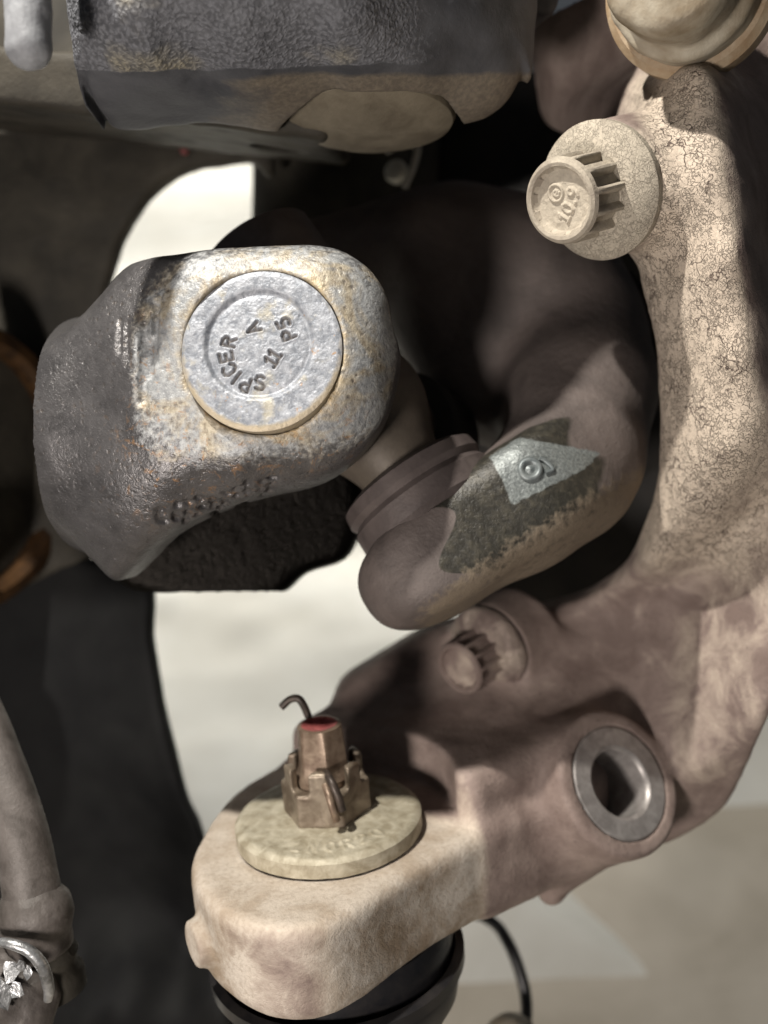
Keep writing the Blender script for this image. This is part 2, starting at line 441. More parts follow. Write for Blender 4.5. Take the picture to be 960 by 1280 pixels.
def tps(pts, X, Y, reg=0.5):
    """thin-plate surface through (x, y, z) points"""
    pts = np.asarray(pts, float); n = len(pts)
    def U(r2): return 0.5 * r2 * np.log(r2 + 1e-9)
    dx = pts[:, None, 0] - pts[None, :, 0]; dy = pts[:, None, 1] - pts[None, :, 1]
    A = np.zeros((n + 3, n + 3)); A[:n, :n] = U(dx * dx + dy * dy) + reg * np.eye(n)
    A[:n, n] = 1; A[:n, n + 1:] = pts[:, :2]; A[n, :n] = 1; A[n + 1:, :n] = pts[:, :2].T
    wv = np.linalg.solve(A, np.concatenate([pts[:, 2], np.zeros(3)]))
    Z = wv[n] + wv[n + 1] * X + wv[n + 2] * Y
    for i in range(n):
        Z = Z + wv[i] * U((X - pts[i, 0]) ** 2 + (Y - pts[i, 1]) ** 2)
    return Z.astype(np.float32)

def relief(g, poly, heights, back, k=5.0, edge=5, flat_back=False):
    """a casting seen face on: outline (px, py, z), front surface through (px, py, z), back depth"""
    X, Y = g.X[:, :, 0], g.Y[:, :, 0]
    pd = poly_sd(closed([P(*p)[:2] for p in poly], edge), X, Y)
    zf = tps([P(*h) for h in heights], X, Y)
    gx, gy = np.gradient(zf, g.res); sl = np.sqrt(1 + np.clip(gx * gx + gy * gy, 0, 4))
    top = (g.Z - zf[:, :, None]) / sl[:, :, None]
    bk = ((zf + back)[:, :, None] - g.Z) / sl[:, :, None] if not flat_back else (back - g.Z)
    return smax(smax(pd[:, :, None] + 0 * g.Z, top, k), bk, k), zf, pd

def hash_noise(V, scale, seed=0):
    """cheap smooth value noise at vertices, for uneven casting surfaces"""
    q = V / scale; i = np.floor(q).astype(np.int64); f = q - i; f = f * f * (3 - 2 * f)
    def h(a, b, c):
        x = (a * 374761393 + b * 668265263 + c * 2147483647 + seed * 144665) & 0xffffffff
        x = ((x ^ (x >> 13)) * 1274126177) & 0xffffffff; x = x ^ (x >> 16)
        return (x & 0xffff) / 65535.0
    r = 0
    for a in (0, 1):
        for b in (0, 1):
            for c in (0, 1):
                wgt = (f[:, 0] if a else 1 - f[:, 0]) * (f[:, 1] if b else 1 - f[:, 1]) * (f[:, 2] if c else 1 - f[:, 2])
                r = r + wgt * h(i[:, 0] + a, i[:, 1] + b, i[:, 2] + c)
    return r - 0.5

def normals(V, Fq):
    n = np.cross(V[Fq[:, 2]] - V[Fq[:, 0]], V[Fq[:, 3]] - V[Fq[:, 1]])
    N = np.zeros_like(V)
    for k in range(4): np.add.at(N, Fq[:, k], n)
    return N / (np.linalg.norm(N, axis=1, keepdims=True) + 1e-12)

def uneven(V, Fq, amps):
    N = normals(V, Fq); d = np.zeros(len(V))
    for s, a, sd in amps: d += a * 2 * hash_noise(V, s, sd)
    return V + N * d[:, None]

def blob(V, c, r, soft=0.5):
    d = np.linalg.norm((V - np.asarray(c)) / np.asarray(r), axis=1)
    return np.clip((1 + soft - d) / (2 * soft), 0, 1)

# strokes for stamped characters, unit box 0..1 wide by 0..1.4 high
GLYPH = {
 'S': [[(.95, 1.2), (.7, 1.4), (.3, 1.4), (.05, 1.15), (.25, .8), (.75, .6), (.95, .3), (.7, 0), (.3, 0), (.05, .2)]],
 'P': [[(.1, 0), (.1, 1.4), (.65, 1.4), (.95, 1.15), (.95, .9), (.65, .65), (.1, .65)]],
 'I': [[(.5, 0), (.5, 1.4)]],
 'C': [[(.95, 1.15), (.7, 1.4), (.3, 1.4), (.05, 1.05), (.05, .35), (.3, 0), (.7, 0), (.95, .25)]],
 'E': [[(.95, 1.4), (.1, 1.4), (.1, 0), (.95, 0)], [(.1, .72), (.75, .72)]],
 'R': [[(.1, 0), (.1, 1.4), (.65, 1.4), (.95, 1.15), (.95, .95), (.65, .72), (.1, .72)], [(.5, .72), (.95, 0)]],
 'A': [[(.0, 0), (.5, 1.4), (1, 0)], [(.2, .5), (.8, .5)]],
 '5': [[(.9, 1.4), (.2, 1.4), (.12, .8), (.6, .85), (.95, .55), (.9, .2), (.55, 0), (.1, .12)]],
 '1': [[(.25, 1.1), (.55, 1.4), (.55, 0)], [(.2, 0), (.9, 0)]],
 '0': [[(.5, 1.4), (.12, 1.1), (.08, .4), (.4, 0), (.65, 0), (.92, .4), (.9, 1.1), (.5, 1.4)]],
 '9': [[(.9, .95), (.6, .65), (.2, .75), (.1, 1.1), (.4, 1.4), (.75, 1.35), (.92, .95), (.85, .4), (.5, 0)]],
 '.': [[(.4, 0), (.55, 0.02)]],
 'e': [[(.15, .5), (.9, .5), (.85, .85), (.5, 1.05), (.15, .8), (.1, .4), (.4, .05), (.85, .2)]],
 'N': [[(.1, 0), (.1, 1.4), (.9, 0), (.9, 1.4)]], 'O': [[(.5, 1.4), (.1, 1.0), (.1, .4), (.5, 0), (.9, .4), (.9, 1.0), (.5, 1.4)]],
 '2': [[(.08, 1.1), (.35, 1.4), (.75, 1.38), (.92, 1.05), (.1, 0), (.95, 0)]],
 '3': [[(.1, 1.3), (.5, 1.4), (.9, 1.1), (.5, .75), (.92, .35), (.5, 0), (.08, .15)]],
 '4': [[(.75, 0), (.75, 1.4), (.05, .45), (.98, .45)]],
 '7': [[(.05, 1.4), (.95, 1.4), (.4, 0)]], 'H': [[(.1, 0), (.1, 1.4)], [(.9, 0), (.9, 1.4)], [(.1, .7), (.9, .7)]],
}
def glyph_segments(ch, cx, cy, size, ang):
    """segments of a character centred at cx, cy; ang = rotation of the upright letter, radians, counter-clockwise"""
    ca, sa = math.cos(ang), math.sin(ang); out = []
    for st in GLYPH[ch]:
        pts = [((x - .5) * size / 1.4, (y - .7) * size / 1.4) for x, y in st]
        pts = [(cx + x * ca - y * sa, cy + x * sa + y * ca) for x, y in pts]
        out += list(zip(pts[:-1], pts[1:]))
    return out
def seg_dist(X, Y, segs):
    d = np.full(X.shape, 1e9)
    for (a, b) in segs:
        ex, ey = b[0] - a[0], b[1] - a[1]; L = ex * ex + ey * ey + 1e-12
        t = np.clip(((X - a[0]) * ex + (Y - a[1]) * ey) / L, 0, 1)
        d = np.minimum(d, (X - a[0] - t * ex) ** 2 + (Y - a[1] - t * ey) ** 2)
    return np.sqrt(d)

def stamped_disc(name, center, axis, R, side, hfun, mat, parent, rings=110, seg=420, ref=(0, 1, 0), attr_fn=None, r0=0.0):
    """a disc whose face height comes from hfun(x, y) with real stamped relief, and a side wall of the given depth"""
    e1, e2, a = frame(axis, ref); c = np.asarray(center, float)
    rr = r0 + (R - r0) * (np.arange(rings) / (rings - 1)); th = 2 * np.pi * np.arange(seg) / seg
    X = rr[:, None] * np.cos(th); Y = rr[:, None] * np.sin(th)
    H = hfun(X, Y)
    vs = [c + X[..., None] * e1 + Y[..., None] * e2 + H[..., None] * a]
    ring = vs[0][-1]
    extra = [ring - side * a]
    V = np.concatenate([vs[0].reshape(-1, 3)] + extra)
    fs = []
    i = np.arange(rings - 1)[:, None] * seg; k = np.arange(seg)[None, :]; k2 = (k + 1) % seg
    F1 = np.stack([i + k, i + seg + k, i + seg + k2, i + k2], -1).reshape(-1, 4)
    b0 = (rings - 1) * seg; b1 = rings * seg; k = np.arange(seg); k2 = (k + 1) % seg
    F2 = np.stack([b0 + k, b1 + k, b1 + k2, b0 + k2], -1)
    at = attr_fn(np.concatenate([X.ravel(), X[-1]]), np.concatenate([Y.ravel(), Y[-1]])) if attr_fn else None
    return mesh_obj(name, V, np.concatenate([F1, F2]).astype(np.int32), mat, parent, True, 40, at)

# ================================================================== THE SETTING: floor
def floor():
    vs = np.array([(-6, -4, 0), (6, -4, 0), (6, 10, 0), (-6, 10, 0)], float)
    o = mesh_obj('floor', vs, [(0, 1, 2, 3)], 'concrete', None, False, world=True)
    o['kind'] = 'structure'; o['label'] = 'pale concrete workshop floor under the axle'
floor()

def sheet():
    x = np.concatenate([np.linspace(-2.2, -0.46, 60), np.arange(-0.45, 0.45, 0.006), np.linspace(0.46, 2.2, 60)])
    y = np.concatenate([np.arange(0.05, 1.1, 0.006), 1.1 + 4.5 * (np.linspace(0, 1, 120)[1:]) ** 1.5])
    X, Y = np.meshgrid(x, y, indexing='ij'); nx, ny = X.shape
    Vv = np.stack([X * 1000, Y * 1000, 0 * X], -1).reshape(-1, 3)
    q = Vv @ np.array([[.8, .6, 0], [-.6, .8, 0], [0, 0, 1]]) * np.array([1, .3, 1])
    h = 40 * (0.5 - np.abs(hash_noise(q, 110, 3))) + 34 * (0.5 - np.abs(hash_noise(Vv[:, [1, 0, 2]] * np.array([1, .45, 1]), 70, 5))) + 10 * hash_noise(Vv, 32, 9)
    # near right: sheet cut along a shadow's outline, tan floor stands in for shade
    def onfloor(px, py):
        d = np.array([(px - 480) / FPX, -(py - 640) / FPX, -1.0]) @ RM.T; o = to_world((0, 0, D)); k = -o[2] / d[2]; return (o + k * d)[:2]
    shade_outline = [onfloor(*p) for p in ((742, 1050), (800, 1022), (870, 1010), (1300, 1004), (1400, 1700), (300, 1700), (420, 1236), (560, 1234), (700, 1226), (820, 1222), (770, 1165), (712, 1112))]
    sd = poly_sd(shade_outline, X, Y).ravel() * 1000 + 6 * hash_noise(Vv, 60, 12)
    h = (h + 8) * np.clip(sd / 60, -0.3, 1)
    Vw = np.stack([X.ravel(), Y.ravel(), h * MM], -1)
    i = np.arange(nx - 1)[:, None] * ny; j = np.arange(ny - 1)[None, :]
    F = np.stack([i + j, i + ny + j, i + ny + j + 1, i + j + 1], -1).reshape(-1, 4)
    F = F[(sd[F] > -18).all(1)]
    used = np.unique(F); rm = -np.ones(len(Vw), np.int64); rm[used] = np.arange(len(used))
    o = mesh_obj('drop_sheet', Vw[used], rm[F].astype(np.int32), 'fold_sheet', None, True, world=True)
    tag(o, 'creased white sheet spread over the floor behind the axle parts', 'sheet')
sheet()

# ================================================================== THE BIG CASTINGS
JC = np.array([-6.0, 26.0, -45.0])                 # centre of the universal joint
CAP_AX = unit((-0.12, 0.11, 1.0)); CAP_C = P(326, 438, 0) + np.array([0, 0, -0.6])
BX = unit((0.55, -0.82, 0.2))                      # axis of the second pair of caps, towards the lower ear
EAR_U = unit(np.array([0.85, 0.5, -0.15]) - BX * np.dot(BX, (0.85, 0.5, -0.15)))
EAR_C = np.array([22.0, -16.0, -35.0]) - 9 * BX

# ---- inner axle shaft with its forked yoke
def inner_shaft():
    root = empty('axle_shaft', P(120, 640, -60), 'grey forged axle shaft yoke holding the round lettered bearing cap', 'axle shaft')
    g = Grid((-78, -22, -100), (6, 66, 4), 0.55)
    poly = [(150, 332, -18), (180, 320, -16), (235, 316, -14), (300, 308, -10), (400, 304, -9), (452, 326, -8), (481, 362, -8), (491, 405, -9), (501, 440, -10),
            (496, 480, -10), (478, 530, -10), (440, 575, -10), (392, 604, -10), (335, 618, -12), (262, 640, -14), (205, 672, -18), (165, 712, -26), (140, 726, -30),
            (112, 692, -28), (78, 622, -28), (56, 552, -30), (54, 512, -30), (67, 466, -28), (92, 420, -24), (124, 370, -22)]
    hts = [(326, 438, -2), (250, 350, -3), (400, 330, -2), (460, 400, -1.5), (470, 470, -2), (420, 540, -2.5), (330, 568, -3), (245, 540, -3.5), (215, 450, -4), (222, 370, -4.5),
           (192, 400, -5.2), (190, 500, -4.6), (172, 400, -7.0), (168, 500, -6.2), (130, 430, -10.5), (130, 520, -9.8), (100, 470, -15), (100, 550, -15), (76, 490, -22), (76, 560, -22), (60, 520, -30), (60, 550, -30), (170, 590, -7.5), (130, 610, -11.5), (95, 620, -20),
           (150, 660, -14.5), (118, 670, -20), (140, 715, -25), (205, 600, -6.5), (300, 596, -5.5), (225, 650, -13), (340, 614, -12), (262, 632, -13), (400, 592, -8),
           (487, 420, -5), (494, 470, -8), (400, 306, -6), (300, 311, -6), (205, 330, -9.5), (160, 345, -14), (115, 395, -16.5), (85, 430, -22)]
    ear, zf, pd = relief(g, poly, hts, -25.0, 5.0)
    base = g.ellipsoid(P(122, 545, -56), (17, 30, 40))
    rear_poly = [(90, 560, -80), (135, 700, -80), (200, 744, -80), (300, 749, -80), (352, 742, -80), (385, 716, -80), (440, 690, -80), (452, 600, -80), (400, 500, -80), (300, 450, -80), (150, 450, -80)]
    rear, _, _ = relief(g, rear_poly, [(100, 500, -66), (400, 500, -72), (150, 740, -68), (440, 700, -74), (280, 620, -70)], -22.0, 5.0)
    d = smin(ear, smin(base, rear, 6), 9)
    d = smin(d, g.capsule(P(130, 540, -60), P(-60, 600, -95), 15), 6)
    # step line where the machined ear face meets the forged shoulder
    groove = g.capsule(P(190, 385, -4.2), P(183, 500, -3.8), 1.0)
    d = smax(d, -groove, 1.2)
    for (x0, y0, x1, y1, r) in ((196, 378, 193, 450, .8), (181, 395, 178, 500, 1.0), (186, 430, 186, 470, 1.2), (150, 400, 150, 440, .5), (158, 402, 160, 450, .5)):
        d = smax(d, -g.capsule(P(x0, y0, g.hit(d, x0, y0, 3, -40) + .1), P(x1, y1, g.hit(d, x1, y1, 3, -40) + .1), r), .8)
    # bore for the cap
    d = smax(d, -g.cyl(CAP_C, CAP_AX, 17.12, -12, 12, 0.6), 0.5)
    # stamped characters beaten into the lower bevel
    rr = random.Random(3)
    d0 = d
    for i in range(10):
        t = i / 9
        for j in range(3):
            px = 203 + 138 * t + rr.uniform(-4, 4); py = 645 - 40 * t + 4 * math.sin(t * 3) + (j - 1) * 8 + rr.uniform(-2, 2)
            z = g.hit(d0, px, py, 3, -40)
            qx, qy = px + rr.uniform(-6, 6), py + rr.uniform(-5, 5)
            d = smax(d, -g.capsule(P(px, py, z - 0.1), P(qx, qy, g.hit(d0, qx, qy, 3, -40) - 0.1), 0.8), 0.5)
    V, F = g.mesh(d)
    V = uneven(V, F, [(11, 0.12, 1), (3.2, 0.06, 2), (1.5, 0.04, 3)])
    c = CAP_C
    zinc = np.clip(blob(V, c + (2, 0, 0), (36, 27, 18), 0.35), 0, 1) * np.clip((V[:, 0] + 56) / 4, 0, 1) * np.clip((V[:, 2] + 14) / 6, 0, 1)
    zinc *= np.clip((V[:, 1] - (V[:, 0] + 25) * 0.12 - 6) / 9, 0, 1)
    rust = np.clip(blob(V, P(230, 570, -4), (16, 14, 16), 0.5) + blob(V, P(400, 545, -3), (12, 8, 10), 0.5) + blob(V, P(188, 470, -4), (4, 16, 10), 0.5), 0, 1)
    Lc = V - CAP_C; hc = Lc @ CAP_AX; rc = np.sqrt(np.maximum((Lc * Lc).sum(1) - hc * hc, 0))
    stain = np.clip(1 - (rc - 17.0) / 2.6, 0, 1) * (0.35 + 0.65 * np.clip(Lc[:, 0] / 20 + .4, 0, 1))
    mesh_obj('yoke', V, F, 'forged_steel', root, True, None, {'dust': zinc, 'rust': rust * .8, 'stain': stain, 'dark_tone': np.clip((-58 - V[:, 2]) / 8, 0, 1)})  # rear ear's shade is put into the colour, darker with depth
inner_shaft()

# ---- outer stub shaft with the big curved yoke
def stub_shaft():
    root = empty('stub_shaft', P(700, 600, -70), 'large dark brown curved stub shaft yoke reaching round below the joint', 'stub shaft')
    g = Grid((-28, -40, -135), (92, 98, -5), 0.75)
    # the bow of the yoke: three quarters of a ring, its lower end nearer, filled by a domed web
    tn = unit((0.12, 0.40, 0.90)); t1 = unit(np.cross((0, 1, 0), tn)); t2 = np.cross(tn, t1); tc = P(590, 440, -72)
    a, b, c = g.local(tc, t1, t2, tn)
    ring = np.sqrt((np.sqrt(a * a + b * b) - 33.0) ** 2 + (c * 0.9) ** 2) - 16.5
    ring = smax(ring, -(a * 0.80 + b * 0.60) - 4, 12)
    d = smin(ring, g.ellipsoid(P(640, 420, -92), (30, 33, 20)), 16)
    d = smin(d, g.capsule(P(560, 300, -92), P(400, 330, -92), 14.5, 13), 10)
    fr = (EAR_U, np.cross(BX, EAR_U), BX)
    u, v, n = g.local(EAR_C + 0.5 * BX, *fr)
    t = np.clip(u, -8, 20)
    ear = smax(np.sqrt((u - t) ** 2 + v * v) - (18.0 + 0.06 * t), np.abs(n) - (12.6 - 0.06 * np.clip(u, -28, 0) ** 2 * 0.12), 7.5)
    neck = smin(g.capsule((34, 1.5, -41), (48, 14, -50), 14.5, 16), g.capsule((48, 14, -50), (53, 32, -62), 16, 16.5), 8)
    d = smin(d, smin(ear, neck, 10), 12)
    # inside of the fork
    d = smax(d, -g.ellipsoid(P(515, 545, -60), (15, 17, 32)), 8)
    # bore for the lower cap
    V, F = g.mesh(d)
    V = uneven(V, F, [(16, 0.25, 4), (5, 0.08, 5), (2, 0.04, 6)])
    L = (V - EAR_C); uu = L @ EAR_U; nn = L @ BX; vv = L @ np.cross(BX, EAR_U)
    dark_tone = np.clip((uu + 4 + 5 * np.sin(nn * .35)) / 3 + .5, 0, 1) * np.clip((42 - uu + 3 * np.sin(nn * .5)) / 14, 0, 1) * np.clip((vv + 30) / 8, 0, 1) * np.clip((nn + 16) / 6, 0, 1)  # darker olive zone across the lower ear
    tan = np.clip((nn - 7.5) / 5 + .35, 0, 1) * np.clip((uu + 24) / 10, 0, 1) * .75
    pxs = V[:, 0] / (D - V[:, 2]) * FPX + 480; pys = 640 - V[:, 1] / (D - V[:, 2]) * FPX
    patch = np.clip(.5 - poly_sd([(612, 572), (648, 546), (700, 556), (752, 566), (728, 588), (690, 606), (640, 632), (628, 600)], pxs, pys) / 10, 0, 1)  # pool of light on the lower ear, painted into the colour
    N = normals(V, F)
    def surf(px, py):
        q = (pxs - px) ** 2 + (pys - py) ** 2; near = np.argsort(q)[:40]; near = near[q[near] < 60]
        k = near[np.argmax(V[near, 2])]; return V[k], N[k]
    p0, n0 = surf(662, 584)
    lathe('ring_mark', p0, n0, [(3.0, -1), (2.9, .35), (2.3, .8), (1.7, .6), (1.2, -.1), (0.7, .1), (0, .5)], 'mark_steel', root, 40, 60)
    tube('hook_mark', [surf(676, 570)[0] + .2 * n0, surf(686, 574)[0] + .2 * n0, surf(692, 582)[0] + .2 * n0, surf(686, 588)[0] + .2 * n0], .55, 'mark_steel', root, 10)
    mesh_obj('yoke', V, F, 'yoke_steel', root, True, None, {'dust': tan, 'rust': dark_tone, 'lit_patch': patch})
    return root
STUB = stub_shaft()

# ---- steering knuckle casting
F_AX = unit((-0.68, -0.34, 0.65))                   # axis of the flange bolts
BOLT1 = P(752, 238, -17); BOLT2 = P(612, 810, -78)
E_AX = unit((-0.08, 0.97, 0.21))                    # axis of the tie rod stud
EYE = P(412, 1036, -42)
G_AX = unit((0.46, 0.42, 0.78)); BUSH = P(776, 978, -48)
def knuckle():
    root = empty('steering_knuckle', P(800, 1050, -70), 'dusty brown cast steering knuckle curving down to a flat arm', 'steering knuckle')
    g = Grid((-60, -124, -150), (112, 140, 14), 0.85)
    poly = [(690, -60, -75), (690, 60, -75), (735, 140, -60), (768, 200, -44), (785, 290, -40), (808, 370, -36), (828, 470, -36), (832, 560, -38), (822, 650, -46), (794, 705, -60), (738, 744, -78),
            (650, 766, -86), (560, 782, -88), (485, 818, -92), (416, 876, -90), (470, 960, -85), (560, 1060, -72), (640, 1110, -70), (700, 1118, -66), (745, 1050, -62), (790, 1060, -58), (850, 1074, -56), (932, 1022, -52),
            (952, 905, -46), (978, 790, -42), (1010, 700, -42), (1040, 400, -40), (1030, -60, -40)]
    hts = [(700, 20, -78), (740, 100, -74), (720, 60, -78), (780, 40, -60), (850, 90, -16), (800, 128, -34), (868, 150, -8), (905, 100, -16), (892, 220, -3), (850, 240, -8), (838, 320, -18), (806, 345, -28), (905, 320, -4), (866, 420, -17), (838, 470, -28),
           (915, 450, -9), (848, 560, -29), (905, 560, -17), (832, 640, -40), (885, 640, -32), (806, 705, -56), (950, 80, -36), (945, 200, -20), (955, 330, -18), (970, 450, -16), (970, 560, -18),
           (942, 640, -38), (890, 720, -56), (856, 800, -62), (836, 880, -62), (965, 720, -34), (935, 800, -42), (905, 880, -47), (880, 960, -54), (905, 985, -60),
           (760, 760, -78), (700, 790, -80), (650, 850, -74), (600, 800, -84), (550, 850, -82), (490, 880, -82), (720, 880, -68), (600, 910, -66), (650, 960, -60), (560, 960, -66), (620, 1040, -64), (700, 1060, -64), (740, 1030, -62), (790, 850, -70)]
    d, zf, pd = relief(g, poly, hts, -22.0, 5.0)
    # bolt bosses
    d = smin(d, g.cyl(BOLT1, F_AX, 14.8, -18, -1.0, 1.5), 8)
    d = smin(d, g.cyl(BOLT2, F_AX, 12.8, -14, -0.8, 1.5), 8)
    # bushing boss
    d = smax(d, -g.cyl(BUSH, G_AX, 19.2, 0.0, 40, 1.0), 1.5)
    d = smin(d, g.cyl(BUSH, G_AX, 18.6, -32, 0.0, 1.6), 2.0)
    d = smax(d, -g.cyl(BUSH, G_AX, 14.5, -60, 10, 0.3), 0.4)
    # arm with the eye, in the plane of the tie rod stud
    e1 = unit(np.cross(E_AX, (0, 0, 1.0))); 
    if e1[0] < 0: e1 = -e1
    e2 = np.cross(e1, E_AX)
    if e2[2] < 0: e2 = -e2
    a, b, h = g.local(EYE, e1, e2, E_AX)
    prof = closed([(-33, 0), (-32, 14), (-27, 26), (-19, 35), (-10, 40), (-2, 40), (6, 35), (20, 21), (38, 7), (58, -6), (74, -24), (70, -62), (34, -84), (8, -66), (-12, -45), (-27, -26)], 5)
    # distance to the profile, evaluated on a table and looked up
    ga = np.arange(-75, 120, 0.8, dtype=np.float32); gb = np.arange(-130, 80, 0.8, dtype=np.float32)
    T = poly_sd(prof, ga[:, None], gb[None, :])
    ia = np.clip((a - ga[0]) / 0.8, 0, len(ga) - 2); ib = np.clip((b - gb[0]) / 0.8, 0, len(gb) - 2)
    i0, j0 = ia.astype(np.int32), ib.astype(np.int32); fa, fb = ia - i0, ib - j0
    pdist = T[i0, j0] * (1 - fa) * (1 - fb) + T[i0 + 1, j0] * fa * (1 - fb) + T[i0, j0 + 1] * (1 - fa) * fb + T[i0 + 1, j0 + 1] * fa * fb
    arm = smax(pdist, np.abs(h + 12.0) - 11.5, 4.0)
    along = 0.68 * a - 0.73 * b
    hump = smax(smax(pdist + 3, h - 13 - 0.05 * (along - 30), 7), smax(-26 - h, 21 - along, 3), 3)
    arm = smin(arm, hump, 5)
    r2 = np.sqrt(a * a + b * b)
    arm = smax(arm, -smax(r2 - 31.5, np.abs(h - 20.2) - 20, 1.0), 1.2)
    d = smin(d, arm, 6)
    # plug on the nose of the eye
    nose = EYE - 26 * e1 + 19 * e2 - 14 * E_AX
    d = smin(d, g.cyl(nose, unit(-e1 + 0.55 * e2), 5.6, -4, 7.0, 1.2), 2.0)
    # ribs at the underside of the arm
    d = smin(d, g.capsule(P(612, 1090, -50), P(605, 1130, -52), 2.6), 4)
    d = smin(d, g.capsule(P(690, 1112, -62), P(720, 1070, -60), 4), 4)
    V, F = g.mesh(d)
    V = uneven(V, F, [(18, 0.35, 7), (6, 0.12, 8), (2.4, 0.06, 9)])
    up = V[:, 1]
    strip = np.clip(blob(V, P(880, 330, -14), (26, 95, 40), 0.45) + blob(V, P(850, 600, -38), (18, 44, 30), 0.9) * .8, 0, 1) * np.clip((V[:, 0] - 46) / 16, 0.0, 1)
    strip = np.maximum(strip, 0.38 * blob(V, P(760, 780, -70), (30, 22, 30), 0.8))
    N = normals(V, F)
    strip *= np.clip(0.9 - (N[:, 0] - 0.15) * 1.2, 0.0, 1)
    strip = np.maximum(strip, 0.42 * blob(V, P(890, 860, -45), (14, 50, 30), 0.4))
    L = V - EYE; hh = L @ E_AX; rr2 = np.sqrt((L @ e1) ** 2 + (L @ e2) ** 2)
    eyed = np.clip((46 - rr2) / 9, 0, 1) * np.clip((24 - (0.68 * (L @ e1) - 0.73 * (L @ e2))) / 8, 0, 1)
    dust = np.maximum(strip, eyed * 0.85); pale = eyed * np.clip(.5 - hh / 10, .25, 1)
    mesh_obj('casting', V, F, 'cast_iron', root, True, None, {'dust': dust, 'crackle': np.clip((strip - .3) * 1.7, 0, 1), 'pale': pale})
    # steel bushing pressed in the lug
    lathe('bushing', BUSH, G_AX, [(8.3, -24), (14.4, -24), (14.4, -0.3), (13.9, 0.05), (9.4, 0.05), (8.7, -0.5), (8.3, -1.4), (8.3, -24), (8.3, -24)], 'machined_steel', root, 96, 35)
    # second bushing at the edge of the casting
    lathe('bushing', P(1000, 230, -30), unit((-0.5, 0, 0.86)), [(6, -8), (9, -6), (9.5, 2), (8, 3), (5.5, 2.4), (5.3, -8)], 'rusty_ring', root, 64, 35)
    return root, e1, e2
KN, E1, E2 = knuckle()

